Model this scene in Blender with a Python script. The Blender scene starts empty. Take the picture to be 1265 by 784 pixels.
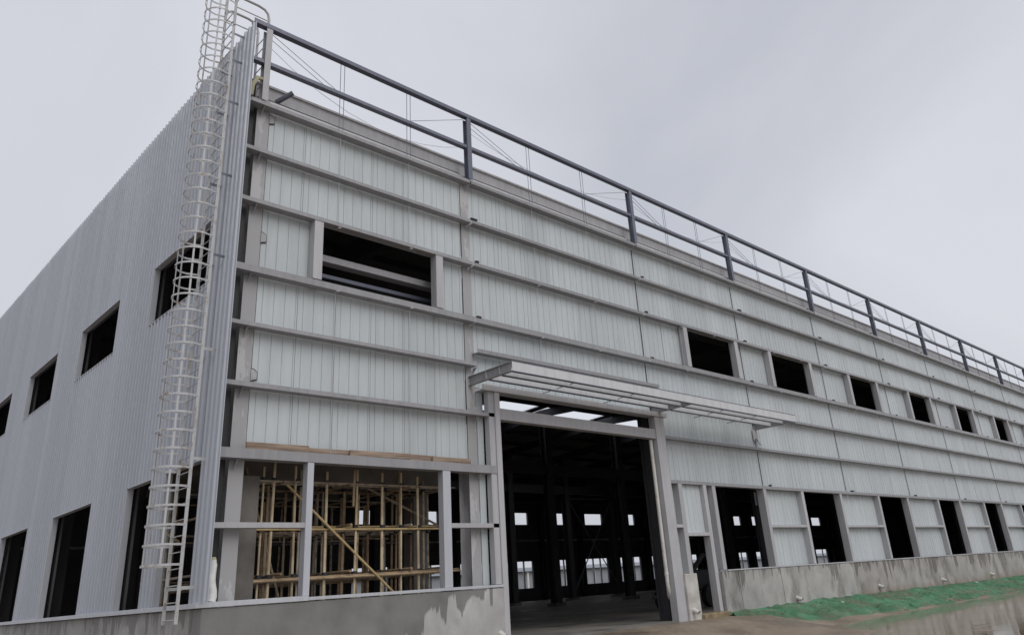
import bpy, bmesh, math, random
from mathutils import Vector, Matrix, noise
random.seed(7)
SC = bpy.context.scene
COL = SC.collection
R = math.radians

# ------------------------------------------------------------------ camera
CAM = Vector((-5.6695, -13.0838, 1.1022))
def cam_axes(yaw, pitch, roll):
    cy, sy, cp, sp = math.cos(yaw), math.sin(yaw), math.cos(pitch), math.sin(pitch)
    f = Vector((sy*cp, cy*cp, sp)); r = Vector((cy, -sy, 0)); u = r.cross(f)
    c, s = math.cos(roll), math.sin(roll)
    return c*r + s*u, -s*r + c*u, f
cr, cu, cf = cam_axes(R(45.715), R(21.706), R(-4.2446))
cam = bpy.data.cameras.new('camera')
camo = bpy.data.objects.new('camera', cam); COL.objects.link(camo)
camo.matrix_world = Matrix(((cr.x, cu.x, -cf.x, CAM.x), (cr.y, cu.y, -cf.y, CAM.y), (cr.z, cu.z, -cf.z, CAM.z), (0, 0, 0, 1)))
cam.sensor_width = 36; cam.lens = 36*953.53/1265
cam.shift_x = -37.45/1265; cam.shift_y = -46.19/1265
cam.clip_start = 0.1; cam.clip_end = 5000
SC.camera = camo

# ------------------------------------------------------------------ overcast sky, soft sun, exposure
SUN_EL, SUN_AZ = R(46), R(186)          # azimuth clockwise from +Y: in front of the long wall
w = bpy.data.worlds.new('World'); SC.world = w; w.use_nodes = True
nt = w.node_tree; nt.nodes.clear()
out = nt.nodes.new('ShaderNodeOutputWorld'); bg = nt.nodes.new('ShaderNodeBackground')
sky = nt.nodes.new('ShaderNodeTexSky'); sky.sky_type = 'NISHITA'; sky.sun_disc = False
sky.sun_elevation = SUN_EL; sky.sun_rotation = SUN_AZ; sky.air_density = 1.5; sky.dust_density = 4
tc = nt.nodes.new('ShaderNodeTexCoord')
nz = nt.nodes.new('ShaderNodeTexNoise'); nz.inputs['Scale'].default_value = 1.9; nz.inputs['Detail'].default_value = 8; nz.inputs['Distortion'].default_value = .4
nz.inputs['Roughness'].default_value = 0.5
rmp = nt.nodes.new('ShaderNodeValToRGB')
rmp.color_ramp.elements[0].position = 0.3; rmp.color_ramp.elements[0].color = (5.45, 5.65, 6.25, 1)
rmp.color_ramp.elements[1].position = 0.7; rmp.color_ramp.elements[1].color = (7.2, 7.35, 7.95, 1)
mix = nt.nodes.new('ShaderNodeMix'); mix.data_type = 'RGBA'; mix.inputs['Factor'].default_value = 0.93
nt.links.new(tc.outputs['Generated'], nz.inputs['Vector'])
nt.links.new(nz.outputs['Fac'], rmp.inputs['Fac'])
nt.links.new(sky.outputs['Color'], mix.inputs['A']); nt.links.new(rmp.outputs['Color'], mix.inputs['B'])
nt.links.new(mix.outputs['Result'], bg.inputs['Color']); bg.inputs['Strength'].default_value = 0.1
nt.links.new(bg.outputs['Background'], out.inputs['Surface'])
sl = bpy.data.lights.new('sun', 'SUN'); sl.energy = 1.25; sl.angle = R(45); sl.color = (1.0, 0.97, 0.93)
so = bpy.data.objects.new('sun', sl); COL.objects.link(so)
sd = Vector((math.sin(SUN_AZ)*math.cos(SUN_EL), math.cos(SUN_AZ)*math.cos(SUN_EL), math.sin(SUN_EL)))
so.rotation_euler = sd.to_track_quat('Z', 'Y').to_euler(); so.location = (0, -30, 40)
SC.view_settings.view_transform = 'Standard'; SC.view_settings.look = 'None'
SC.view_settings.exposure = 0.0; SC.view_settings.gamma = 1.0; SC.view_settings.use_curve_mapping = False
SC.render.engine = 'CYCLES'

# ------------------------------------------------------------------ materials
class N:
    def __init__(s, name):
        s.m = bpy.data.materials.new(name); s.m.use_nodes = True; s.t = s.m.node_tree; s.t.nodes.clear()
        s.o = s.t.nodes.new('ShaderNodeOutputMaterial'); s.b = s.t.nodes.new('ShaderNodeBsdfPrincipled')
        s.t.links.new(s.b.outputs[0], s.o.inputs[0])
    def n(s, typ, **kw):
        x = s.t.nodes.new('ShaderNode'+typ)
        for k, v in kw.items():
            if hasattr(x, k): setattr(x, k, v)
            else: x.inputs[k].default_value = v
        return x
    def l(s, a, b): s.t.links.new(a, b)
    def pos(s, scale=(1, 1, 1)):
        g = s.n('NewGeometry'); mp = s.n('Mapping'); mp.inputs['Scale'].default_value = scale
        s.l(g.outputs['Position'], mp.inputs['Vector']); return mp.outputs[0]
    def noise(s, scale, vec=None, detail=4, rough=.55):
        x = s.n('TexNoise'); x.inputs['Scale'].default_value = scale; x.inputs['Detail'].default_value = detail; x.inputs['Roughness'].default_value = rough
        s.l(vec if vec is not None else s.pos(), x.inputs['Vector']); return x.outputs['Fac']
    def ramp(s, fac, stops):
        x = s.n('ValToRGB'); e = x.color_ramp.elements
        while len(e) < len(stops): e.new(.5)
        for i, (p, c) in enumerate(stops):
            e[i].position = p; e[i].color = (c if len(c) == 4 else (*c, 1)) if hasattr(c, '__len__') else (c, c, c, 1)
        s.l(fac, x.inputs[0]); return x.outputs[0]
    def mixc(s, fac, a, b, bt='MIX'):
        x = s.n('Mix'); x.data_type = 'RGBA'; x.blend_type = bt
        for v, k in ((fac, 'Factor'), (a, 'A'), (b, 'B')):
            sock = [i for i in x.inputs if i.name == k and i.enabled][0]
            if hasattr(v, 'is_linked'): s.l(v, sock)
            elif hasattr(v, '__len__'): sock.default_value = (*v, 1) if len(v) == 3 else v
            else: sock.default_value = v
        return [o for o in x.outputs if o.enabled][0]
    def math(s, op, a, b=0.0, clamp=False):
        x = s.n('Math'); x.operation = op; x.use_clamp = clamp
        for i, v in enumerate((a, b)):
            if hasattr(v, 'is_linked'): s.l(v, x.inputs[i])
            else: x.inputs[i].default_value = v
        return x.outputs[0]
    def bump(s, h, strength=.3, dist=.01):
        x = s.n('Bump'); x.inputs['Strength'].default_value = strength; x.inputs['Distance'].default_value = dist
        s.l(h, x.inputs['Height']); s.l(x.outputs[0], s.b.inputs['Normal'])
    def col(s, c):
        if hasattr(c, 'is_linked'): s.l(c, s.b.inputs['Base Color'])
        else: s.b.inputs['Base Color'].default_value = (*c, 1)
    def set(s, **kw):
        for k, v in kw.items():
            k = k.replace('_', ' ')
            if hasattr(v, 'is_linked'): s.l(v, s.b.inputs[k])
            else: s.b.inputs[k].default_value = v

def vary(c, k): return tuple(x*k for x in c)
def painted(name, c, rough=.5, metal=0.0, dirt=.25, rnd=.12, streak=True):
    n = N(name)
    oi = n.n('ObjectInfo')
    k = n.ramp(oi.outputs['Random'], [(0, 1-rnd), (1, 1+rnd*.4)])
    base = n.mixc(1.0, c, k, 'MULTIPLY')
    f = n.noise(2.2, n.pos((3, 3, .35) if streak else (1, 1, 1)), 6, .65)
    f2 = n.ramp(f, [(.42, 0), (.72, 1)])
    f2 = n.math('MAXIMUM', f2, n.ramp(n.noise(.7, None, 5, .6), [(.55, 0), (.72, .8)]))
    f3 = n.math('MULTIPLY', f2, dirt)
    cc = n.mixc(f3, base, vary(c, .45))
    n.col(cc); n.set(Metallic=metal)
    n.set(Roughness=n.ramp(n.noise(6), [(.3, rough-.1), (.7, rough+.12)]))
    return n.m
M = {}
M['steel'] = painted('grey_primed_steel', (.47, .47, .487), .5, 0, .34)
M['girt'] = painted('girt_steel', (.31, .31, .325), .45, 0, .4, .18)
M['steel_dark'] = painted('dark_grey_steel', (.155, .165, .215), .4, .2, .3)
M['galv'] = painted('galvanised_steel', (.60, .61, .63), .42, .08, .3)
M['panel'] = painted('white_wall_panel', (.525, .57, .588), .42, 0, .22, .09)
M['trim'] = painted('silver_trim', (.52, .54, .58), .4, .1, .25, .05)
# outer cladding
M['clad'] = painted('silver_blue_cladding', (.44, .465, .52), .4, .1, .07, .08)
# ladder with rust
n = N('ladder_paint'); f = n.noise(3.0, n.pos((2, 2, .7)), 6, .7)
n.col(n.mixc(n.ramp(f, [(.53, 0), (.68, .9)]), (.48, .49, .50), (.25, .15, .08))); n.set(Roughness=.55, Metallic=.1); M['ladder'] = n.m
# concrete with wet runs
def concrete(name, dry, wet, length, broad_k, fall=None, brown=0.0):
    n = N(name)
    sep = n.n('SeparateXYZ'); g = n.n('NewGeometry'); n.l(g.outputs['Position'], sep.inputs[0])
    warp = n.noise(5, n.pos((1, 1, .5)), 3, .5)
    n1 = n.ramp(n.noise(1.0, n.pos((4.3, 4.3, .02)), 2, .5), [(.47, 0), (.53, 1)])
    n2 = n.ramp(n.noise(1.0, n.pos((10, 10, .03)), 2, .5), [(.5, 0), (.56, 1)])
    n3 = n.ramp(n.noise(1.0, n.pos((.9, .9, .02)), 3, .5), [(.38, 0), (.66, 1)])
    broad = n.noise(.45, n.pos((1, 1, .1)), 2, .5)
    top = n.math('SUBTRACT', 1.22, sep.outputs['Z'])
    a = n.math('ADD', n.math('MULTIPLY', n.math('MULTIPLY', n1, n3), .75), n.math('MULTIPLY', n.math('MULTIPLY', n2, n3), .22))
    a = n.math('ADD', a, n.math('MULTIPLY', n.math('SUBTRACT', broad, .5), broad_k))
    a = n.math('ADD', a, n.math('MULTIPLY', warp, .12))
    a = n.math('ADD', a, length)
    if fall:
        mr = n.n('MapRange'); mr.interpolation_type = 'SMOOTHSTEP'
        for i, v in enumerate(fall): mr.inputs[i+1].default_value = v
        n.l(sep.outputs['X'], mr.inputs[0]); a = n.math('ADD', a, mr.outputs[0])
    d = n.math('SUBTRACT', a, top)
    wetm = n.ramp(n.math('ADD', n.math('MULTIPLY', d, 1.0), .5, True), [(.47, 0), (.53, 1)])
    spot = n.ramp(n.noise(.8, n.pos((1.6, 1.6, .9)), 6, .6), [(.50, 0), (.64, .8)])
    wetm = n.math('MAXIMUM', wetm, spot)
    oi = n.n('ObjectInfo')
    blot = n.mixc(1.0, n.ramp(n.noise(1.3, n.pos((1, 1, .8)), 6, .62), [(.35, .74), (.65, 1.06)]), n.ramp(oi.outputs['Random'], [(0, .86), (1, 1.08)]), 'MULTIPLY')
    c = n.mixc(wetm, n.mixc(1.0, dry, blot, 'MULTIPLY'), n.mixc(1.0, wet, blot, 'MULTIPLY'))
    if brown:
        low = n.ramp(n.math('ADD', n.math('MULTIPLY', sep.outputs['Z'], -1.3), n.math('MULTIPLY', n.noise(1.5), 1.0)), [(.0, 0), (.55, brown)])
        c = n.mixc(low, c, (.24, .175, .12))
    n.col(c); n.set(Roughness=n.mixc(wetm, (.9,)*3, (.5,)*3))
    n.bump(n.noise(28, None, 6, .7), .25, .01)
    return n.m
M['conc'] = concrete('plinth_concrete', (.46, .455, .445), (.20, .197, .19), .25, 1.2, (2.2, 4.3, .95, -.2))
M['conc_l'] = concrete('side_plinth_concrete', (.42, .415, .40), (.19, .185, .175), -.02, .5)
M['conc_r'] = concrete('plinth_concrete_stained', (.44, .43, .415), (.20, .19, .175), -.2, .5, None, .0)
M['conc_b'] = concrete('plinth_concrete_muddy', (.41, .39, .37), (.17, .155, .14), -.12, .6, None, .75)
n = N('bare_concrete'); n.col(n.ramp(n.noise(1.2, None, 7, .65), [(.3, (.10, .093, .085)), (.7, (.21, .195, .18))])); n.set(Roughness=.9); M['grey_conc'] = n.m
n = N('column_primer'); n.col(n.mixc(n.ramp(n.noise(1.1, n.pos((2, 2, .6)), 5, .6), [(.52, 0), (.54, 1)]), (.36, .36, .37), (.46, .46, .47))); n.set(Roughness=.6); M['column'] = n.m
n = N('pale_render'); n.col(n.ramp(n.noise(2.5, None, 6, .6), [(.35, (.42, .40, .37)), (.65, (.62, .61, .59))])); n.set(Roughness=.85); M['pale'] = n.m
# mud ground
n = N('wet_mud')
a = n.noise(.55, None, 7, .6); b = n.noise(7, None, 6, .7)
mm = n.math('ADD', n.math('MULTIPLY', a, .65), n.math('MULTIPLY', b, .35))
n.col(n.ramp(mm, [(.33, (.12, .092, .066)), (.5, (.25, .20, .15)), (.68, (.35, .29, .225))]))
n.set(Roughness=n.ramp(a, [(.38, .28), (.6, .85)]))
n.bump(n.math('ADD', n.noise(3, None, 8, .7), n.math('MULTIPLY', n.noise(30, None, 4, .7), .25)), .7, .05); M['mud'] = n.m
n = N('muddy_water'); n.col((.27, .215, .16)); n.set(Roughness=n.ramp(n.noise(.35, None, 4, .6), [(.4, .03), (.65, .10)]))
n.b.inputs['IOR'].default_value = 1.33
n.bump(n.noise(2.5, n.pos((1, 1.6, 1)), 3, .5), .045, .03); M['water'] = n.m
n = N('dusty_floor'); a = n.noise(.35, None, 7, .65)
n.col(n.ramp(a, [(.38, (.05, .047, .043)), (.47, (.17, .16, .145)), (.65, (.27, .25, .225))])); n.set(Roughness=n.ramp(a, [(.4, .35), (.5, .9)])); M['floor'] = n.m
# green net
n = N('green_net'); f = n.noise(1.2, None, 6, .65)
c = n.ramp(f, [(.3, (.03, .085, .045)), (.5, (.05, .165, .08)), (.72, (.115, .27, .155))])
n.col(n.mixc(n.ramp(n.noise(.9, n.pos((1, 1, 1)), 5, .7), [(.47, 0), (.66, .85)]), c, (.14, .12, .085)))
n.set(Roughness=.7); n.bump(n.noise(60, None, 2, .5), .4, .01); M['net'] = n.m
n = N('scaffold_pole'); oi = n.n('ObjectInfo')
c = n.ramp(oi.outputs['Random'], [(0, (.30, .205, .125)), (.35, (.42, .31, .19)), (.6, (.36, .28, .20)), (1, (.46, .42, .36))])
n.col(n.mixc(n.ramp(n.noise(8, None, 4), [(.45, 0), (.65, .6)]), c, (.11, .075, .045))); n.set(Roughness=.7); M['pole'] = n.m
n = N('pale_pole'); n.col(n.mixc(n.ramp(n.noise(5, n.pos((1, 1, .6)), 4), [(.45, 0), (.65, .7)]), (.60, .50, .34), (.34, .24, .14))); n.set(Roughness=.7); M['pole_new'] = n.m
n = N('yellow_pole'); n.col(n.mixc(n.ramp(n.noise(6), [(.45, 0), (.7, .7)]), (.50, .37, .18), (.28, .20, .11))); n.set(Roughness=.6); M['ypole'] = n.m
n = N('weathered_wood'); n.col(n.ramp(n.noise(4, n.pos((.4, 6, 6)), 5, .6), [(.3, (.16, .11, .08)), (.7, (.40, .31, .24))])); n.set(Roughness=.85); M['wood'] = n.m
n = N('white_pvc'); n.col(n.mixc(n.ramp(n.noise(7), [(.5, 0), (.75, .5)]), (.66, .65, .62), (.3, .25, .2))); n.set(Roughness=.4); M['pvc'] = n.m
n = N('white_wrap'); n.col((.74, .74, .73)); n.set(Roughness=.6); n.bump(n.noise(9, None, 4), .6, .03); M['wrap'] = n.m
n = N('yellow_foam'); n.col((.42, .40, .27)); n.set(Roughness=.9); M['foam'] = n.m
n = N('roof_sheet'); n.col((.08, .08, .085)); n.set(Roughness=.6); M['roof'] = n.m
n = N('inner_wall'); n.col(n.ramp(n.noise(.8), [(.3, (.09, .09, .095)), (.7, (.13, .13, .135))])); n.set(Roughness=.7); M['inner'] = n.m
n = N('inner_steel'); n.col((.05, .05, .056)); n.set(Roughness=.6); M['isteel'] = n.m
n = N('black_rubber'); n.col((.02, .02, .022)); n.set(Roughness=.5); M['black'] = n.m
n = N('step_stone'); n.col(n.ramp(n.noise(5), [(.3, (.16, .12, .07)), (.7, (.33, .26, .16))])); n.set(Roughness=.9); M['step'] = n.m
n = N('skylight_sheet'); n.t.nodes.remove(n.b)
tr = n.n('BsdfTransparent'); tl = n.n('BsdfTranslucent'); tl.inputs[0].default_value = (.9, .92, .95, 1); ms = n.n('MixShader'); ms.inputs[0].default_value = .35
n.l(tr.outputs[0], ms.inputs[1]); n.l(tl.outputs[0], ms.inputs[2]); n.l(ms.outputs[0], n.o.inputs[0]); M['skylight'] = n.m
n = N('far_wall'); n.col(n.ramp(n.noise(.3), [(.3, (.20, .22, .25)), (.7, (.28, .30, .33))])); n.set(Roughness=.8); M['far'] = n.m
n = N('far_white'); n.col((.6, .6, .6)); M['farw'] = n.m

# ------------------------------------------------------------------ mesh helpers
class MB:
    def __init__(s): s.v, s.f, s.sm = [], [], False
    def add(s, v, f):
        o = len(s.v); s.v += [tuple(p) for p in v]; s.f += [tuple(i+o for i in q) for q in f]; return s
    def box(s, x0, x1, y0, y1, z0, z1):
        v = [(x, y, z) for z in (z0, z1) for y in (y0, y1) for x in (x0, x1)]
        return s.add(v, [(0, 2, 3, 1), (4, 5, 7, 6), (0, 1, 5, 4), (2, 6, 7, 3), (0, 4, 6, 2), (1, 3, 7, 5)])
    def prism(s, prof, a0, a1, axis):
        """closed profile [(u,v)] extruded along axis: x -> (y,z); y -> (x,z); z -> (x,y)"""
        k = len(prof)
        def P(a, u, v): return {'x': (a, u, v), 'y': (u, a, v), 'z': (u, v, a)}[axis]
        v = [P(a, *p) for a in (a0, a1) for p in prof]
        f = [tuple(range(k))[::-1], tuple(range(k, 2*k))] + [(i, (i+1) % k, k+(i+1) % k, k+i) for i in range(k)]
        return s.add(v, f)
    def tube(s, pts, r, seg=8, r2=None, cap=True):
        pts = [Vector(p) for p in pts]; rings = []
        for i, p in enumerate(pts):
            t = (pts[min(i+1, len(pts)-1)]-pts[max(i-1, 0)]).normalized()
            a = t.orthogonal().normalized() if i == 0 else (pa - t*pa.dot(t)).normalized()
            pa = a; b = t.cross(a)
            rr = r if r2 is None else r+(r2-r)*i/(len(pts)-1)
            rings.append([p+rr*(math.cos(2*math.pi*j/seg)*a+math.sin(2*math.pi*j/seg)*b) for j in range(seg)])
        v = [q for rg in rings for q in rg]; f = []
        for i in range(len(pts)-1):
            for j in range(seg):
                f.append((i*seg+j, i*seg+(j+1) % seg, (i+1)*seg+(j+1) % seg, (i+1)*seg+j))
        if cap: f += [tuple(range(seg))[::-1], tuple(range((len(pts)-1)*seg, len(pts)*seg))]
        s.sm = True
        return s.add(v, f)
    def build(s, name, mat, parent=None, loc=(0, 0, 0), bevel=0, smooth=None):
        me = bpy.data.meshes.new(name); me.from_pydata(s.v, [], s.f); 
        bm = bmesh.new(); bm.from_mesh(me); bmesh.ops.recalc_face_normals(bm, faces=bm.faces[:])
        if bevel: bmesh.ops.bevel(bm, geom=bm.edges[:], offset=bevel, segments=1, affect='EDGES')
        bm.to_mesh(me); bm.free()
        if (s.sm if smooth is None else smooth):
            me.shade_smooth() if hasattr(me, 'shade_smooth') else None
            try: me.set_sharp_from_angle(angle=R(40))
            except Exception: pass
        me.materials.append(M[mat])
        return link(name, me, parent, loc)
def link(name, me, parent=None, loc=(0, 0, 0)):
    o = bpy.data.objects.new(name, me); COL.objects.link(o); o.location = loc
    if parent is not None: o.parent = parent
    return o
def tag(o, label=None, cat=None, group=None, kind=None):
    for k, v in (('label', label), ('category', cat), ('group', group), ('kind', kind)):
        if v: o[k] = v
    return o
def thing(name, label, cat, loc=(0, 0, 0), group=None):
    o = bpy.data.objects.new(name, None); COL.objects.link(o); o.location = loc; o.empty_display_size = .2
    return tag(o, label, cat, group)
CACHE = {}
def shared(key, name, mat, parent, loc, fn, **kw):
    """one mesh for alike pieces; fn(MB) builds it round its own origin"""
    if key not in CACHE:
        mb = MB(); fn(mb); o = mb.build(name, mat, parent, loc, **kw); CACHE[key] = o.data; return o
    return link(name, CACHE[key], parent, loc)
def box(name, mat, parent, x0, x1, y0, y1, z0, z1, bevel=.004):
    d = (round(x1-x0, 4), round(y1-y0, 4), round(z1-z0, 4))
    return shared(('box', d, mat, bevel), name, mat, parent, (x0, y0, z0), lambda m: m.box(0, d[0], 0, d[1], 0, d[2]), bevel=bevel)
def channel(name, mat, parent, x0, x1, y, z, front=.07, depth=.18, back=.05, t=.006, lip=.018):
    """trough-shaped cold formed girt along X: front flange, web below, back flange"""
    L = round(x1-x0, 3)
    p = [(0, 0), (depth, 0), (depth, back), (depth-t, back), (depth-t, t), (t, t), (t, front-t), (lip, front-t), (lip, front), (0, front)]
    return shared(('ch', L, front, depth, back, mat), name, mat, parent, (x0, y, z), lambda m: m.prism(p, 0, L, 'x'))
def hsec(wd, dp, tf, tw):
    """H outline in (x,y): flange faces at y=0 and y=dp, centred on x"""
    a, b = wd/2, tw/2
    return [(-a, 0), (a, 0), (a, tf), (b, tf), (b, dp-tf), (a, dp-tf), (a, dp), (-a, dp), (-a, dp-tf), (-b, dp-tf), (-b, tf), (-a, tf)]
def hpost(name, mat, parent, x, y, z0, z1, wd, dp, tf=.012, tw=.008):
    h = round(z1-z0, 3)
    return shared(('h', h, wd, dp, mat), name, mat, parent, (x, y, z0), lambda m: m.prism(hsec(wd, dp, tf, tw), 0, h, 'z'))

def ribbed(width, pitch, rib, top, ht, phase=0.0):
    """list of (u, proud) along a sheet"""
    pts = [(0, 0)]; u = -phase
    while u < width+pitch:
        c = u+pitch/2
        for du, h in ((-rib/2, 0), (-top/2, ht), (top/2, ht), (rib/2, 0)):
            if 0.003 < c+du < width-.003: pts.append((c+du, h))
        u += pitch
    pts.append((width, pts[-1][1])); return pts
def wall_panel(parent, x0, x1, z0, z1, y=.235, mat='panel', name='wall_panel'):
    """white inner sheet with narrow ribs, face towards -Y"""
    wd, h = round(x1-x0, 3), round(z1-z0, 3)
    def fn(m):
        pr = ribbed(wd, .225, .022, .006, .014)
        prof = [(u, p) for u, p in pr]+[(wd, .04), (0, .04)]
        m.prism(prof, 0, h, 'z')
    return shared(('wp', wd, h, mat), name, mat, parent, (x0, y, z0), fn)

# ================================================================== SETTING: ground
def gz(x, y):
    # wall line: front y=0 for x>-0.4, side x=-0.4 for y>0
    if x > -.4 and y > -.02: d = 0
    else:
        dx = max(-.4-x, 0); dy = max(-y, 0)
        if y > 0: d = dx
        elif x > -.4: d = dy
        else: d = math.hypot(dx, dy)
    far = -.41
    if x < 13.5: near, wdt = .07, 5.5
    else:
        k = min((x-13.5)/2.0, 1); near, wdt = .07+k*.03-min(max((x-20)/25, 0), 1)*.12, 5.5-k*3.05
    t = min(d/wdt, 1); t = t*t*(3-2*t)
    z = near+(far-near)*t
    amp = .035*min(d/1.0, 1) + .004
    z += amp*(noise.noise((x*.55, y*.55, 3.1))*1.4+noise.noise((x*1.9, y*1.9, 8))*.55)
    if d == 0: z = -.15
    return z
def axis(lo, hi, near_lo, near_hi, step, grow=1.22):
    a = []; u = near_lo
    while u < near_hi: a.append(u); u += step
    a.append(near_hi); s = step; u = near_hi
    while u < hi: s *= grow; u += s; a.append(u)
    s = step; u = near_lo
    while u > lo: s *= grow; u -= s; a.insert(0, u)
    return a
gx = axis(-2000, 2500, -9, 48, .22); gy = axis(-2000, 2500, -14, .6, .16)
mb = MB(); k = len(gx)
mb.v = [(x, y, gz(x, y)) for y in gy for x in gx]
mb.f = [(j*k+i, j*k+i+1, (j+1)*k+i+1, (j+1)*k+i) for j in range(len(gy)-1) for i in range(k-1)]
mb.sm = True
tag(mb.build('ground', 'mud', smooth=True), kind='structure')
mb = MB(); mb.add([(9.5, -22, 0), (75, -22, 0), (75, -1.6, 0), (9.5, -1.6, 0)], [(0, 1, 2, 3)])
tag(mb.build('puddle_water', 'water', None, (0, 0, -.368)), kind='structure')

# ================================================================== THE BUILDING
B = thing('factory_building', 'long unfinished steel factory with white panels, bare girts and open windows', 'building')
PX = [0.0, 5.43, 11.99, 17.46, 23.4, 29.39, 35.4, 41.5, 47.6, 53.6, 59.6]
XE = 119.6; YB = 44.0
ZA, ZB, ZC, ZD, ZE, ZF, ZG, ZM, ZS = 10.70, 9.59, 8.46, 7.04, 5.95, 4.82, 3.60, 2.42, 1.20
ZU, ZT = 11.72, 12.59
XL = -.43                                        # outer face of side cladding
# floor slab
fl = MB(); fl.box(-.3, XE-.2, .02, YB-.1, -.25, .1); fl.build('floor_slab', 'floor', B)
# --- plinths
box('plinth', 'conc', B, -.40, 5.86, -.05, .30, -.6, ZS-.02, .012)
for a, b in zip((13.92, 14.74, 15.86, 17.08, 21.95), (14.74, 15.86, 17.08, 21.95, 0)):
    if b: box('plinth', 'conc_r', B, a+.009, b-.009, -.11+random.uniform(-.006,.006), .30, -.6, ZS, .012)
xs = [21.953]+[x for x in PX if x > 23]+[XE]
for a, b in zip(xs, xs[1:]): box('plinth', 'conc_b', B, a+.004, b-.004, -.04, .28, -.6, ZS-.004, .012)
M_side = 'conc_l'
ys = [.302, 5.2, 10.4, 15.6, 20.8, 26, 31.2, 36.4, YB]
for a, b in zip(ys, ys[1:]): box('plinth', M_side, B, -.40, -.12, a+.002, b-.002, -.6, ZS-.02, .012)
# sill flashings
box('sill_flashing', 'trim', B, XL-.07, 1.40, -.075, .06, ZS-.015, ZS+.065)
box('sill_flashing', 'trim', B, 1.404, 5.44, -.07, .06, ZS-.01, ZS+.045)
box('sill_flashing', 'trim', B, 5.444, 5.86, -.068, .06, ZS-.01, ZS+.042)
box('sill_flashing', 'trim', B, XL-.065, XL+.12, .065, YB, ZS-.015, ZS+.06)
box('sill_flashing', 'steel', B, 14.18, 21.95, -.13, .06, ZS+.004, ZS+.04)
box('sill_flashing', 'steel', B, 21.954, XE, -.06, .06, ZS, ZS+.04)
# concrete foot of the door column and step
box('column_base', 'pale', B, 12.2, 12.735, -.10, .34, -.5, ZS, .015)
box('door_step', 'step', B, 12.70, 13.92, -.22, .25, -.4, .19, .02)

# --- columns on the front line
hpost('column', 'column', B, .09, .22, .1, 10.95, .27, .36)
hpost('column', 'column', B, 5.38, .22, .1, 10.95, .26, .36)
for x in PX[2:]: hpost('column', 'isteel', B, x+.02, .30, .1, 10.95, .26, .36)
# --- windows
UPW = [(1.45, 4.31), (14.1, 16.8), (19.2, 22.0), (25.47, 27.98), (31.59, 34.09), (37.66, 40.1), (43.75, 46.1), (49.8, 52.2), (55.9, 58.3)]
LOW = [(14.38, 17.07), (19.68, 22.35), (25.76, 28.43), (31.99, 34.52), (38.08, 40.59), (44.15, 46.65), (50.2, 52.7), (56.3, 58.8)]
JW = .2
for a, b in UPW:
    for x0 in (a-JW, b): box('window_jamb', 'steel', B, x0, x0+JW, .012, .22, ZD+.085, ZC-.004)
for a, b in LOW:
    for x0 in (a-.17, b): box('window_jamb', 'steel', B, x0, x0+.17, .012, .26, ZS+.045, ZG-.004)
# --- girts, one per bay and level
def girt_row(z, bays, front=.075, y=0., depth=.2):
    for i in bays:
        g = .006
        x0 = PX[i]-(.30 if i == 0 else -.012); x1 = PX[i+1]-.012
        channel('girt', 'girt', B, x0+g, x1-g, y+(i % 2)*.003, z-front*.5+random.uniform(-.006, .006), front, depth)
ALL = list(range(10))
girt_row(ZA, ALL, .085); girt_row(ZB, ALL); girt_row(ZC, ALL, .085); girt_row(ZD, ALL, .13)
girt_row(ZE, [0]+ALL[2:]); girt_row(ZF, ALL[2:])
channel('girt', 'girt', B, -.30, 5.86, 0, ZF-.04, .085, .2)
channel('girt', 'girt', B, 5.45, 12.25, -.004, 6.24, .09, .2)          # above the canopy
channel('girt', 'girt', B, -.30, 5.86, -.02, ZG-.08, .17, .24, .1)
girt_row(ZG, ALL[3:], .09)
channel('girt', 'girt', B, 12.20, 17.44, 0.003, ZG-.045, .09, .2)
# dark end caps / cleats at the joints
for x in PX[1:]:
    for z in (ZD, ZC, ZG, ZB):
        if x > 11 or z != ZG:
            box('cleat', 'black', B, x+random.uniform(-.03, .12), x+.17, -.012, .06, z+.052, z+.10)
for z in (ZA, ZB, ZC, ZD, ZE, ZF, ZG):
    m = MB(); m.prism([(0, 0), (.16, 0), (.16, -.17)], 0, .012, 'x'); m.build('cleat', 'steel', B, (.02, .03, z-.045-.003*(z == ZG)-(.04 if z == ZG else 0)))
    m = MB(); m.prism([(0, 0), (.16, 0), (.16, -.13)], 0, .012, 'x'); m.build('cleat', 'steel', B, (5.43, .03, z-.05-(.04 if z == ZG else 0)))
# mid rails
for a, b in [(-.30, 1.31), (4.56, 5.86)]: box('mid_rail', 'steel', B, a, b, .0, .17, ZM-.04, ZM+.05)
sol = [(17.24, 19.51), (22.52, 25.59), (28.6, 31.82), (34.69, 37.91), (40.76, 43.98), (46.82, 50.03), (52.87, 56.13)]
for a, b in sol: box('mid_rail', 'steel', B, a, b, .01, .2, ZM-.035, ZM+.045)
# mullions of the corner window
box('mullion', 'trim', B, 1.31, 1.435, -.012, .16, ZS+.067, ZG-.082)
box('mullion', 'trim', B, 4.36, 4.56, -.012, .16, ZS+.047, ZG-.082)
# door frame
box('door_jamb', 'steel', B, 5.87, 6.02, -.03, .16, -.1, 5.36, .006)
box('door_jamb', 'steel', B, 11.80, 12.19, -.03, .2, .02, 5.36, .006)
channel('door_beam', 'steel', B, 5.50, 12.35, -.05, 5.365, .13, .3, .1)
box('door_head', 'steel', B, 6.024, 11.797, .0, .2, 4.74, 5.0)
box('door_post', 'steel', B, 5.70, 5.865, .0, .16, ZS+.05, 5.36)
box('corner_strip', 'panel', B, 5.52, 5.695, .2, .23, ZS+.05, 5.36)
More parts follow.
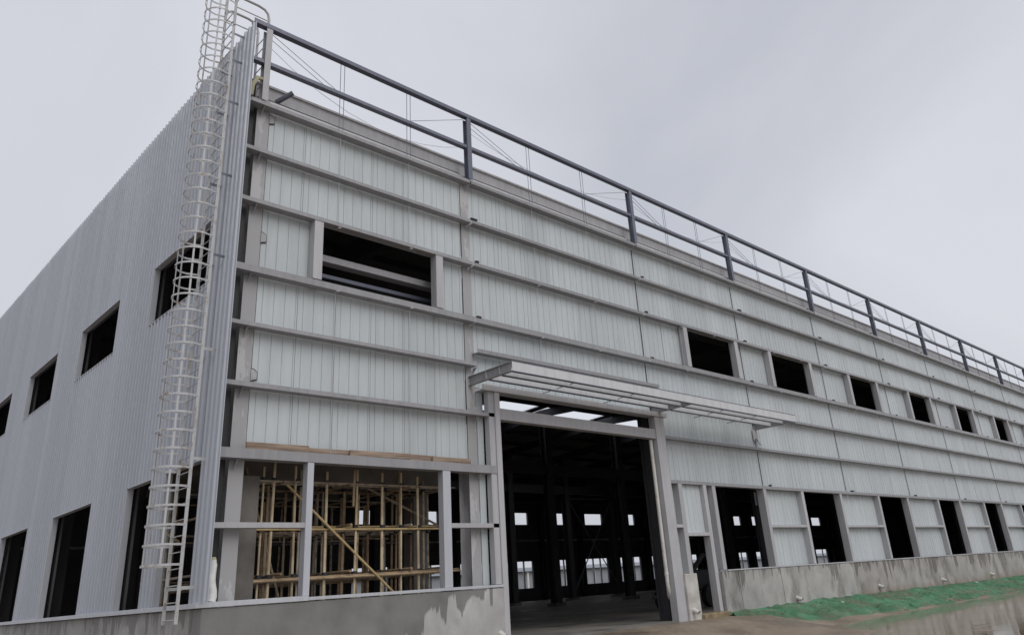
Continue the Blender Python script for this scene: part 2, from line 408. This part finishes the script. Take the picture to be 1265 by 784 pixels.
# personnel door frame
box('door_post', 'steel', B, 12.54, 12.72, .0, .24, ZS, ZG-.047)
box('door_post', 'steel', B, 13.74, 13.90, .0, .22, .19, ZG-.047)
box('mid_rail', 'steel', B, 12.2, 12.537, .0, .17, ZM-.04, ZM+.04)
box('door_head', 'steel', B, 12.723, 13.737, .0, .2, 2.16, 2.25)
wall_panel(B, 12.723, 13.737, 2.252, ZG-.05, .13)
wall_panel(B, 12.2, 12.535, ZS+.002, ZG-.05, .2)
wall_panel(B, 13.905, 14.2, ZS+.05, ZG-.05, .2)
# --- white wall panels
def strips(a, b, w=.9):
    n = max(1, round((b-a)/w)); s = (b-a)/n
    return [(round(a+i*s, 3)+random.choice((.002, .002, .007)), round(a+(i+1)*s, 3)-.002) for i in range(n)]
def bay_span(i):
    a, b = PX[i], PX[i+1]
    if i == 0: return .235, 5.24
    if i == 1: return 5.52, b
    return a+.003, b-.003
for i in ALL:
    a, b = bay_span(i)
    # upper part: C to A, and C-D beside the window, and below D
    for p, q in strips(a, b): wall_panel(B, p, q, ZC-.02, ZA+.05)
    wins = [wn for wn in UPW if wn[0] > a-.1 and wn[1] < b+.4]
    cuts = [a]+[v for wn in wins for v in (wn[0]-.05, wn[1]+.05)]+[b]
    for c0, c1 in zip(cuts[::2], cuts[1::2]):
        if c1-c0 > .1:
            for p, q in strips(c0, c1): wall_panel(B, p, q, ZD+.03, ZC-.024)
    zb = 5.47 if i == 1 else ZG+.02
    for p, q in strips(a, b): wall_panel(B, p, q, zb, ZD+.026)
for a, b in sol:
    for p, q in strips(a-.02, b+.02, 1.0): wall_panel(B, p, q, ZS+.045, ZG+.016, .215)
wall_panel(B, 58.9, XE, ZS+.045, ZG+.016, .215); wall_panel(B, 59.61, XE, ZG+.02, ZA+.05)
wall_panel(B, 17.2, 17.47, ZG-.5, ZG-.1, .4)
# notches in the sheets beside the corner column
for z in (10.40, 7.70, 4.95):
    m = MB(); m.prism([(.225, -.02), (.345, .02), (.35, .17), (.29, .22), (.225, .24)], .214, .222, 'y'); nb_ = m.build('panel_notch', 'black', B, (0, 0, z))
    m = MB(); m.prism([(.224, .0), (.33, .035), (.335, .16), (.28, .20), (.224, .215)], .2, .212, 'y'); m.build('notch_plate', 'column', nb_)
for x in (PX[1]-.19, ):
    for z in (9.2, 7.6, 5.1): box('panel_gap', 'black', B, x-.012, x+.002, .222, .232, z-.5, z+.5, 0)
for x in PX[2:]:
    box('panel_gap', 'black', B, x-.012, x+.012, .214, .222, ZG+.1, ZA-.1, 0)
box('panel_gap', 'black', B, .225, .236, .222, .232, ZF, ZA-.1, 0)
# sag rods
for i in ALL:
    a, b = PX[i], PX[i+1]
    for t in (1/3, 2/3):
        x = a+(b-a)*t; zl = 6.3 if i == 1 else ZG+.1
        inw = any(wn[0]-.1 < x < wn[1]+.1 for wn in UPW)
        for z0, z1 in ((zl, ZD), (ZC, ZA)) if inw else ((zl, ZA),):
            m = MB(); m.tube([(x, .09, z0), (x, .09, z1)], .007, 5); m.build('sag_rod', 'steel', B)
        for z in (ZC, ZD): box('nut_plate', 'steel', B, x-.035, x+.035, -.008, .08, z-.09, z-.068)
        for dx in (-.05, .05):
            m = MB(); m.tube([(x+dx, .09, ZA+.05), (x+dx, .09, ZT)], .0075, 5); m.build('sag_rod', 'steel_dark', B)
    for p, q in (((a+.1, ZT-.05), (a+(b-a)/3-.05, ZU+.05)), ((a+.1, ZT-.2), (a+(b-a)/3-.35, ZU+.05)), ((b-.1, ZT-.05), (a+(b-a)*2/3+.05, ZU+.1))):
        m = MB(); m.tube([(p[0], .1, p[1]), (q[0], .1, q[1])], .0065, 5); m.build('brace_rod', 'steel_dark', B)
    # slack cable hanging behind the rails
    m = MB(); pts = []
    for s in range(9):
        t = s/8; pts.append((a+(b-a)*t, .2, ZT-.25-(.75 if i == 0 else .45)*(1-(2*t-1)**2)-(.9 if i == 0 else 0)*t*.6))
    m.tube(pts, .005, 4); m.build('cable', 'steel', B)
# parapet
for x in PX:
    hpost('parapet_post', 'steel_dark' if x > 0 else 'steel', B, x+.0, -.02, ZA+.06, ZT-.03, .13, .17, .014, .01)
for i in ALL:
    a, b = PX[i]-(.36 if i == 0 else 0), PX[i+1]
    channel('parapet_rail', 'steel_dark', B, a+.004, b-.004, -.03, ZT-.02, .10, .14, .05)
    channel('parapet_rail', 'steel_dark', B, a+.075 if i else a, b-.075, .0, ZU-.06, .085, .13, .05)
# gutter behind the parapet
for i in range(10):
    a, b = PX[i]-(.2 if i == 0 else 0), PX[i+1]
    m = MB(); m.prism([(.46, 10.86), (.9, 10.86), (.9, 11.5), (.88, 11.5), (.88, 10.9), (.50, 10.9), (.50, 11.49), (.42, 11.49), (.42, 11.44), (.46, 11.44)], a+.004, b-.004, 'x')
    m.build('gutter', 'steel', B)
    box('eave_strip', 'black', B, a+.2, b-.1, .44, .455, 11.085, 11.12, 0)
    box('eave_strip', 'black', B, a+.2, b-.1, .30, .455, 11.0, 11.035, 0)
    box('eave_strip', 'galv', B, a+.15, b-.1, .40, .4595, 11.04, 11.08)
    box('eave_strip', 'galv', B, a+.15, b-.1, .28, .45, 10.93, 10.995)
m = MB(); m.tube([(.42, .40, 11.10), (.66, .12, 11.30)], .055, 12); m.build('overflow_pipe', 'steel_dark', B)
# roof, low gable with skylight openings
SKX = [(23.7, 29.2), (29.9, 35.6), (36.3, 42.0)]; SKY = (21.3, 24.4)
def rz(y): return 11.15+.04*(22-abs(y-22))
def roof_piece(x0, x1, y0, y1, name='roof_sheet', mat='roof', dz=0, th=.1):
    yy = [y0, y1] if (y0-22)*(y1-22) >= 0 else [y0, 22, y1]
    m = MB(); m.prism([(y, rz(y)+dz) for y in yy]+[(y, rz(y)+th+dz) for y in yy[::-1]], x0, x1, 'x'); return m.build(name, mat, B)
edges = [-.2]+[v for s in SKX for v in s]+[XE]
roof_piece(-.2, XE, .9, SKY[0]); roof_piece(-.2, XE, SKY[1], YB)
for a, b in zip(edges[::2], edges[1::2]): roof_piece(a, b, SKY[0]+.002, SKY[1]-.002)
for a, b in SKX: roof_piece(a+.01, b-.01, SKY[0]+.01, SKY[1]-.01, 'skylight', 'skylight', .03, .02)
for y in (3.5, 6.5, 9.5, 12.5, 15.5, 18.5, 21.2, 25, 28, 31, 34, 37, 40):
    box('roof_purlin', 'isteel', B, 0, XE-.5, y, y+.07, rz(y)-.2, rz(y)-.004, 0)
for x in PX+[65.6+6*i for i in range(9)]:
    m = MB(); m.prism([(.6, 10.1), (22, 11.35), (43.4, 10.1), (43.4, 10.85), (22, 11.8), (.6, 10.85)], x-.1, x+.1, 'x'); m.build('rafter', 'isteel', B)
# interior columns and crane beams
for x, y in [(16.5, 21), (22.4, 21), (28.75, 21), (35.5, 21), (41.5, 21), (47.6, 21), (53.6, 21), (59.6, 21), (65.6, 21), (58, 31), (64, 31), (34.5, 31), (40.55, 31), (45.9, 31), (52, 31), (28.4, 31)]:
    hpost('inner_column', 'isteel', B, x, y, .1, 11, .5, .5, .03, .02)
    box('column_foot', 'grey_conc', B, x-.4, x+.4, y-.15, y+.65, .1, .28)
for y, z in ((21.1, 7.6), (31.1, 8.0), (43.0, 8.9), (1.25, 8.9)):
    box('crane_beam', 'isteel', B, 6 if y > 2 else 6, XE-1, y, y+.3, z, z+.6, 0)
for p, q in (((40.73, 7.59), (46.3, .6)), ((46.1, 7.7), (40.9, .8)), ((40.7, 7.65), (46.1, 7.7))):
    m = MB(); m.tube([(p[0], 31.2, p[1]), (q[0], 31.2, q[1])], .045, 6); m.build('wind_brace', 'steel_dark', B)
# beams seen through the corner upper window
box('inner_beam', 'steel', B, .3, 5.3, .62, .85, 7.84, 7.99); box('inner_beam', 'steel_dark', B, .3, 5.3, .80, 1.1, 7.55, 7.64)
# back wall with openings
def holed(name, mat, parent, u0, u1, z0, z1, holes, put):
    """wall of boxes round rectangular holes: put(mb,u0,u1,z0,z1)"""
    us = sorted(set([u0, u1]+[v for h in holes for v in h[:2]])); m = MB()
    for a, b in zip(us, us[1:]):
        zz = z0
        for h in sorted([h for h in holes if h[0] <= a+1e-6 and h[1] >= b-1e-6], key=lambda h: h[2]):
            if h[2] > zz: put(m, a, b, zz, h[2])
            zz = h[3]
        if zz < z1: put(m, a, b, zz, z1)
    return m.build(name, mat, parent)
bw = [47.0+5.45*i for i in (-3, -2, -1, 0, 1, 2, 3, 4, 5, 6, 7, 8, 11)]
holes = [(c-1.35, c+1.35, 6.95, 8.05) for c in bw]+[(c-1.7, c+1.7, 1.22, 3.6) for c in bw]
hs = sorted(holes); us = []
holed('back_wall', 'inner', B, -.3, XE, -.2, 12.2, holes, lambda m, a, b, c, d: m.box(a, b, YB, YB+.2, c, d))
for c in bw:
    for dx in ((-.55, .55) if c < 70 else (.4,)): box('window_mullion', 'steel', B, c+dx-.06, c+dx+.06, YB+.02, YB+.16, 1.225, 3.595)
for z in (5.4, 9.3): box('back_girt', 'steel', B, 0, XE-.5, YB-.16, YB-.002, z, z+.16)
for c in bw: hpost('back_column', 'isteel', B, c+2.72, YB-.6, .1, 11, .35, .4)
box('end_wall', 'inner', B, XE-.002, XE+.2, .3, YB+.2, -.3, 12.2, 0)
# ---------------- side wall (X = XL)
SW_U = [(.99, 4.0), (6.27, 9.25), (11.5, 14.5), (16.72, 19.75), (22, 25), (27.2, 30.2), (32.5, 35.5)]
SW_L = [(.36, 1.95), (2.62, 4.0), (6.27, 9.25), (11.6, 14.5), (16.85, 19.75), (22, 25), (27.2, 30.2), (32.5, 35.5)]
UZ, LZ = (6.95, 8.28), (ZS+.062, 3.51)
PIT = .19
def clad_sheet(y0, y1, z0, z1, ph):
    wd, h = round(y1-y0, 3), round(z1-z0, 3); ph = round(ph, 3)
    def fn(m):
        pr = ribbed(wd, PIT, .07, .045, .03, ph)
        m.prism([(-p, u) for u, p in pr]+[(.012, wd), (.012, 0)], 0, h, 'z')
    return shared(('cl', wd, h, ph), 'cladding_sheet', 'clad', B, (XL, y0, z0), fn)
sheet = PIT*4
marks = sorted(set([round(-.31+i*sheet, 3) for i in range(int((YB+.5)/sheet)+1)]+[v for s in SW_U+SW_L for v in s]))
for a, b in zip(marks, marks[1:]):
    mid = (a+b)/2; zi = [ZS+.062]; 
    if any(s[0] < mid < s[1] for s in SW_L): zi = [LZ[1]]
    if any(s[0] < mid < s[1] for s in SW_U): zi += [UZ[0], UZ[1]]
    zi.append(12.34+random.uniform(-.012, .012) if a > 0 else 12.36)
    gap = .012
    for z0, z1 in zip(zi[::2], zi[1::2]): clad_sheet(a+(.035 if random.random() < .22 else .002), b-gap*.5, z0, z1, (a+.31) % PIT)
# liners of the side openings
for (a, b), (z0, z1) in [(s, UZ) for s in SW_U]+[(s, LZ) for s in SW_L]:
    t = .02; x0, x1 = XL-.03, XL+.10
    box('window_liner', 'trim', B, x0, x1, a-t, a, z0, z1); box('window_liner', 'trim', B, x0, x1, b, b+t, z0, z1)
    box('window_liner', 'trim', B, x0, x1, a-t, b+t, z1+.001, z1+t)
    if z0 > 3: box('window_liner', 'trim', B, x0, x1, a-t, b+t, z0-t, z0-.001)
# inner lining of the side wall and side girts, columns
sh = [(a-.16, b+.16, UZ[0]-.12, UZ[1]+.12) for a, b in SW_U]+[(a-.16, b+.16, LZ[0]-.06, LZ[1]+.12) for a, b in [(.66, 4.0)]+SW_L[2:]]
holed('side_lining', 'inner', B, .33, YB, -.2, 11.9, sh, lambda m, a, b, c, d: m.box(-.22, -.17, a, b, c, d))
for z in (ZA, ZB, 8.40, 6.8, ZE, ZF, 3.62): box('side_girt', 'steel_dark', B, XL+.02, -.225, .24, YB-.1, z-.06, z, 0)
for y in (5.2, 10.4, 15.6, 20.8, 26): hpost('side_column', 'isteel', B, .15, y, .1, 10.9, .3, .3)
box('corner_lining', 'black', B, XL+.02, -.07, .30, .32, ZS, 11.4, 0)
m = MB(); m.tube([(-.30, -.02, 10.75), (-.29, -.06, 11.0), (-.2, -.05, 11.2), (-.05, .05, 11.27)], .045, 8); m.build('foam_seal', 'foam', B)
# ---------------- canopy
cz0, cz1, cy = 5.49, 5.70, -1.26
edge = MB(); edge.prism([(cy, cz0), (cy+.07, cz0), (cy+.07, cz0+.007), (cy+.007, cz0+.007), (cy+.007, cz1-.007), (cy+.07, cz1-.007), (cy+.07, cz1), (cy, cz1)], 5.33, 17.62, 'x')
canopy = edge.build('canopy', 'galv', B); m = MB(); m.box(5.34, 17.61, cy-.012, cy+.075, cz0-.016, cz0-.002); m.build('purlin_shade_line', 'steel_dark', canopy)  # dark strips below and above the edge beam paint its shade lines
m = MB(); m.box(5.34, 17.61, cy-.01, cy+.075, cz1+.002, cz1+.012); m.build('purlin_shade_line', 'steel_dark', canopy)
canopy['label'] = 'bare steel canopy frame over the big doorway'
for x in (5.36, 12.02, 17.55):
    m = MB(); m.prism([(-.05, cz0), (.05, cz0), (.05, cz0+.012), (.006, cz0+.012), (.006, cz1-.012), (.05, cz1-.012), (.05, cz1), (-.05, cz1), (-.05, cz1-.012), (-.006, cz1-.012), (-.006, cz0+.012), (-.05, cz0+.012)], cy+.075, .22, 'y')
    m.build('cantilever_beam', 'girt', canopy, (x, 0, 0))
    for yy in (-.85, -.4):
        m = MB(); m.box(-.045, .045, yy, yy+.01, cz0+.014, cz1-.014); m.build('stiffener', 'steel', canopy, (x, 0, 0))
for yy in (-.86, -.43):
    for a, b in ((5.42, 11.95), (12.09, 17.49)):
        m = MB(); m.prism([(yy, cz0+.01), (yy+.07, cz0+.01), (yy+.07, cz0+.017), (yy+.007, cz0+.017), (yy+.007, cz1-.017), (yy+.07, cz1-.017), (yy+.07, cz1-.01), (yy, cz1-.01)], a, b, 'x'); m.build('purlin', 'galv', canopy)
        m = MB(); m.box(a+.01, b-.01, yy-.012, yy+.075, cz0-.006, cz0+.008); m.build('purlin_shade_line', 'steel_dark', canopy)  # added dark strip, the shade under the purlin put into colour
for x in (7.55, 9.8, 13.9, 15.7):
    m = MB(); m.tube([(x-.02, cy+.05, cz0+.06), (x, -.86, cz0+.07), (x, -.43, cz0+.06), (x, .1, cz0+.05)], .010, 6); m.build('tie_rod', 'steel_dark', canopy)
m = MB(); m.prism([(0, 0), (.01, 0), (.01, -.36), (0, -.36)], -.14, .14, 'x'); m.build('bracket_plate', 'steel', canopy, (17.46, .19, cz0))
for sx in (-1, 1):
    m = MB(); m.tube([(17.46, .17, 5.2), (17.46+sx*.2, .17, 5.0)], .012, 5); m.build('tie_rod', 'steel_dark', canopy)
# ---------------- downpipe and drain stubs
m = MB(); m.tube([(11.70, .13, 4.72), (11.70, .13, 1.0), (11.72, .14, .86), (11.82, .22, .72), (11.95, .3, .64)], .05, 12); dp = m.build('downpipe', 'pvc', B)
m = MB(); m.tube([(11.70, .13, 1.2), (11.70, .13, 1.27)], .06, 12); m.build('pipe_collar', 'pvc', dp)
for x, y, z in ((5.72, -.05, .30), (12.36, -.1, .30), (17.77, -.11, .30), (23.9, -.04, .36), (30.0, -.04, .31), (36.1, -.04, .3), (42.2, -.04, .3)):
    m = MB(); sg = 14; r0, r1 = .058, .05
    m.tube([(0, .06, .03), (0, -.17, -.06)], r0, sg, cap=False); m.tube([(0, -.17, -.06), (0, .06, .03)], r1, sg, cap=False)
    ds = m.build('drain_stub', 'pvc', B, (x, y, z))
    m = MB(); m.tube([(0, .0, .006), (0, -.02, -.004)], .068, 14); m.build('collar', 'pvc', ds)

# ================================================================== CAGED LADDER on the side wall
LX = -.70; LA, LB = .15, .67
lad = thing('caged_ladder', 'tall white caged ladder with rust stains fixed to the silver side wall', 'ladder', (LX, .41, 1.0))
def lb(m, name, mat='ladder', **k): return m.build(name, mat, lad, (-LX, -.41, -1.0), **k)
for y in (LA, LB):
    m = MB(); m.box(LX-.027, LX+.027, y-.006, y+.007, .98, 13.05); lb(m, 'stringer')
z = 1.04
while z < 12.9:
    m = MB(); m.tube([(LX, LA, z), (LX, LB, z)], .009, 6); lb(m, 'rung', 'steel' if z > 3 else 'ladder'); z += .25
hz = 1.85; hoops = []
while hz < 14.2:
    m = MB(); ro, c = .31, .41; pts = [(LX, LA)]; 
    for s in range(15):
        a = math.pi*s/14; pts.append((LX-.20-ro*math.sin(a), c-ro*math.cos(a)))
    pts.append((LX, LB)); tl = random.uniform(-.012, .012)
    v = []
    for i, (x, y) in enumerate(pts):
        dx, dy = (x-(LX-.2)), (y-c); L = math.hypot(dx, dy); dx, dy = dx/L, dy/L
        for s, h in ((0, -.017), (0, .017), (1, .017), (1, -.017)):
            v.append((x+dx*.007*s, y+dy*.007*s, hz+h+tl*(LX-x)))
    f = [(0, 1, 2, 3), tuple(range(len(v)-4, len(v)))]
    for i in range(len(pts)-1):
        for j in range(4): f.append((i*4+j, i*4+(j+1) % 4, i*4+4+(j+1) % 4, i*4+4+j))
    m.add(v, f); lb(m, 'hoop'); hz += .30
for a in (25, 90, 155):
    x, y = LX-.20-.303*math.sin(R(a)), .41-.303*math.cos(R(a))
    m = MB(); dx, dy = math.cos(R(a))*.016, math.sin(R(a))*.016
    n0 = (math.sin(R(a))*.005, math.cos(R(a))*.005)
    q = [(x-dx*1, y+dy*1), (x+dx, y-dy), (x+dx+n0[0], y-dy+n0[1]), (x-dx+n0[0], y+dy+n0[1])]
    m.prism(q, 1.83, 14.2, 'z'); lb(m, 'cage_strap')
for z in (1.5, 3.5, 5.4, 7.2, 8.9, 10.55, 11.55, 12.2):
    for y in (LA, LB):
        m = MB(); m.box(LX-.03, XL-.02, y+.01, y+.02, z-.025, z+.025); lb(m, 'bracket', 'steel_dark' if z > 7 else 'ladder')
for y in (LA, LB):
    zt = 13.17
    pts = [(LX, y, 12.4), (LX, y, zt-.18), (LX+.03, y, zt-.07), (LX+.12, y, zt)]+[(-.22, y, zt), (-.08, y, zt-.03), (-.0, y, zt-.11), (.03, y, zt-.25), (.04, y, 11.0)]
    m = MB(); m.tube(pts, .028, 8); lb(m, 'handrail', 'steel')
    m = MB(); m.tube([(LX, y, 12.88), (.02, y, 12.88)], .014, 6); lb(m, 'handrail', 'ladder')
    m = MB(); m.box(LX-.03, LX+.03, y-.006, y+.006, 13.0, 14.3); lb(m, 'stringer')
z = 11.05
while z < 12.7:
    m = MB(); m.tube([(.03, LA, z), (.03, LB, z)], .011, 6); lb(m, 'rung', 'galv'); z += .25

# ================================================================== SCAFFOLD inside the corner bay
scf = thing('scaffold', 'tied pole scaffold standing behind the corner window opening', 'scaffold', (2.8, 2.4, .1))
def sp(p, q, r=.026, mat='pole', name='pole'):
    m = MB(); m.tube([p, q], r, 8); return m.build(name, mat, scf, (-2.8, -2.4, -.1))
def joint(x, y, z):
    m = MB(); m.box(x-.045, x+.045, y-.05, y+.03, z-.04, z+.04); m.build('coupler', 'black', scf, (-2.8, -2.4, -.1), bevel=.012)
rows = [(.78, [.86, 1.05, 1.53, 2.15, 2.78, 3.4, 3.86, 4.30]), (1.7, [1.0, 1.45, 2.15, 2.62, 3.05, 3.7, 4.35, 5.2]), (2.6, [1.3, 1.8, 2.4, 2.9, 3.5, 4.1, 4.7, 5.3]), (3.7, [1.4, 2.1, 2.8, 3.5, 4.2, 4.9, 5.6]), (1.25, [1.2, 1.85, 2.45, 3.1, 3.75, 4.15, 4.75]), (2.1, [1.1, 1.62, 2.0, 2.7, 3.3, 3.9, 4.5, 5.0]), (4.8, [1.6, 2.5, 3.2, 4.0, 4.6, 5.3])]
for y, xx in rows:
    for x in xx:
        dx, dy = random.uniform(-.05, .05), random.uniform(-.05, .05)
        sp((x, y, .1), (x+dx, y+dy, random.uniform(3.45, 3.62) if y < 1 else random.uniform(3.1, 3.7)), random.choice((.02, .023, .026)), 'pole_new' if y < 1 else 'pole')
    for z in (1.62, 2.47, 3.3):
        a, b = .45+random.uniform(0, .3), 5.6-random.uniform(0, .5)
        sp((a, y-.06, z+random.uniform(-.06, .06)+(y-1)*.02), (b, y-.06, z+random.uniform(-.06, .06)+(y-1)*.02), .02, 'ypole' if (y < 1.5 and z == 2.47) else 'pole', 'ledger')
        for x in xx: joint(x, y-.02, z)
    sp((.5, y-.1, 1.55), (5.3, y-.1, 1.58), .022, 'pole', 'ledger')
for x in (1.2, 2.6, 4.0, 5.0):
    for z in (1.66, 2.5, 3.25): sp((x, .6, z), (x+.1, 4.2, z+.05), .024, 'pole', 'ledger')
sp((1.25, .66, 3.22), (3.65, .66, 1.2), .024, 'ypole', 'brace'); sp((3.2, 1.6, 3.5), (5.4, 1.6, 2.6), .026, 'pole', 'brace')
sp((.75, 1.3, 3.6), (1.55, 1.35, 1.3), .022, 'pole', 'brace'); sp((2.7, .68, 3.55), (2.68, .68, 2.85), .024, 'pole', 'pole')
sp((-.02, 2.2, 2.35), (-.0, 3.9, 2.9), .026, 'ypole', 'brace')
for y, z in ((3.2, 1.7), (3.5, 1.7), (1.0, 1.7), (1.3, 1.7)): sp((.25, y, .1), (.25, y, 3.6), .027)
sp((.2, .4, 1.75), (.2, 4.6, 1.75), .025, 'pole', 'ledger'); sp((.2, .4, 2.75), (.2, 4.6, 2.75), .025, 'pole', 'ledger')
# cast concrete frame of the inner room
icf = thing('concrete_frame', 'grey cast concrete pillars and beam inside the corner bay', 'frame', (2.8, 1.6, .1))
def ic(name, *a):
    m = MB(); m.box(*a); m.build(name, 'grey_conc', icf, (-2.8, -1.6, -.1), bevel=.01)
ic('pillar', .34, .72, .62, 1.0, .1, 3.34); ic('pillar', 5.05, 5.45, 2.0, 2.4, .1, 3.34); ic('pillar', .34, .74, 5.0, 5.4, .1, 3.34)
ic('beam', .34, 5.5, 1.34, 1.62, 3.345, 3.85); ic('slab', .34, 5.6, 1.63, 6.5, 3.70, 3.86)

# ================================================================== small things
# timber strips lying on the lintel
for i, (x0, x1, y, h, lab) in enumerate([
    (.16, 1.35, .03, .09, 'brown timber batten on the lintel at the corner column end'),
    (1.0, 2.5, .085, .07, 'thin brown batten overlapping two others on the corner window lintel'),
    (2.2, 3.6, .03, .08, 'brown timber batten above the wide middle pane of the corner window'),
    (3.3, 4.3, .09, .10, 'short thick batten on the lintel above the right mullion'),
    (4.15, 5.15, .03, .075, 'brown timber batten on the lintel nearest the doorway')]):
    m = MB(); h += .03; m.box(0, x1-x0, 0, .045, 0, h); o = m.build('timber_batten', 'wood', None, (x0, y, ZG+.095), bevel=.004)
    o.rotation_euler = (0, random.uniform(-.012, .004), random.uniform(-.01, .01)); tag(o, lab, 'batten', 'timber battens on the window lintel')
# wrapped insulation roll stuffed in the corner gap
m = MB(); pts = []
for i in range(9):
    t = i/8; pts.append((-.22+.015*math.sin(t*9)-.02*t, .08, ZS+.07+.62*t))
m.tube(pts, .085, 12, .055)
m.v = [(x+.012*noise.noise((x*14, y*14, z*9)), y+.012*noise.noise((z*14, y*14, x*9)), z) for x, y, z in m.v]
roll = m.build('insulation_roll', 'wrap'); tag(roll, 'white wrapped insulation roll upright on the sill in the corner gap', 'insulation')
m = MB(); m.tube([(0, 0, 0), (.0, 0, .05)], .056, 12, .04); m.build('foam_end', 'foam', roll, (pts[-1][0], .08, pts[-1][2]-.004))
# green net heaped along the wall
mb = MB(); U = [13.75+i*.06 for i in range(int((56-13.75)/.06))]; V = 40
for x in U:
    k = min((x-13.75)/1.2, 1)
    wd = (.35+k*.95)+.55*min(max((x-15)/8, 0), 1)+.25*noise.noise((x*.5, 1, 2))+.12*noise.noise((x*1.7, 5, 2))
    wt = .16-.10*min(max((x-19)/12, 0), 1)+.07*noise.noise((x*.8, 9, 4))+.03*noise.noise((x*3, 9, 4))-.05*(1-k)
    for j in range(V):
        t = j/(V-1); y = -.12-wd*t
        h = gz(x, y)+.035*min(1, 5*(1-t))
        z = max(h, wt*(1-t)**1.5+(-.36)*(1-(1-t)**1.5))+.02
        fold = noise.noise((x*1.1+y*.8, y*2.6, 1.5))*.08+(.5-abs(noise.noise((x*2.6+y*2.2, y*3.4, 7.7))))*.19+(.4-abs(noise.noise((x*1.5-y*2.0, y*4.5+x*.7, 4))))*.16+(.4-abs(noise.noise((x*6+y*3, y*8-x*2, 2))))*.085+noise.noise((x*13+y*5, y*17, 5))*.03-.11
        z += fold*.62*min(1, 6*(1-t)+.1)*min(1, .35+t*3)
        if t > .98: z = gz(x, y)-.03
        mb.v.append((x, y+.05*noise.noise((x*3, y*3, 0)), z))
mb.f = [(i*V+j, (i+1)*V+j, (i+1)*V+j+1, i*V+j+1) for i in range(len(U)-1) for j in range(V-1)]
tag(mb.build('dust_net', 'net', smooth=False), 'crumpled green dust net heaped along the foot of the plinth', 'net')
# small litter on the net
for i, (x, y, lab) in enumerate([(18.9, -1.0, 'small white scrap lying on the green net below the projecting plinth'), (31.5, -.9, 'small white scrap on the darker stretch of green net')]):
    m = MB(); m.prism([(0, 0), (.11, .02), (.13, .08), (.04, .09)], 0, .03, 'z'); o = m.build('litter', 'wrap', None, (x, y, gz(x, y)+.17)); tag(o, lab, 'litter'); o.rotation_euler = (.3, .1, i)
# dark mixer machine inside behind the side doorway
mx = thing('site_machine', 'dark wheeled site machine parked inside behind the small doorway', 'machine', (18.6, 4.6, .1))
def mp(name, mat, fn, **k):
    m = MB(); fn(m); return m.build(name, mat, mx, **k)
mp('body', 'isteel', lambda m: m.box(-1.0, .9, -.5, .5, .55, 1.25), bevel=.06)
mp('arm', 'isteel', lambda m: m.tube([(.5, 0, 1.2), (1.3, 0, 1.75), (2.0, 0, 1.5)], .09, 8))
mp('hood', 'steel_dark', lambda m: m.prism([(-1.0, 1.252), (-.1, 1.252), (-.25, 1.9), (-.9, 1.95)], -.42, .42, 'y'), bevel=.03)
for sx in (-.65, .6):
    for sy in (-.56, .56): mp('wheel', 'black', lambda m: m.tube([(sx, sy-.1, .38), (sx, sy+.1, .38)], .38, 16))
mp('drawbar', 'isteel', lambda m: m.tube([(-1, 0, .6), (-1.9, 0, .45)], .05, 8))
# a low building beyond the rear windows
nb = thing('neighbouring_shed', 'low grey shed seen through the rear windows of the hall', 'building', (115, 86, 0))
def nbp(name, mat, *a):
    m = MB(); m.box(*a); m.build(name, mat, nb)
nbp('wall', 'far', -110, 110, 0, 12, -.5, 3.9); 
m = MB(); m.prism([(-.6, 3.9), (12.6, 3.9), (6, 4.7)], -110.5, 110.5, 'x'); m.build('roof', 'far', nb)
for i in range(40): nbp('pillar', 'farw', -109+i*5.4, -108.6+i*5.4, -.25, -.01, -.4, 3.85)
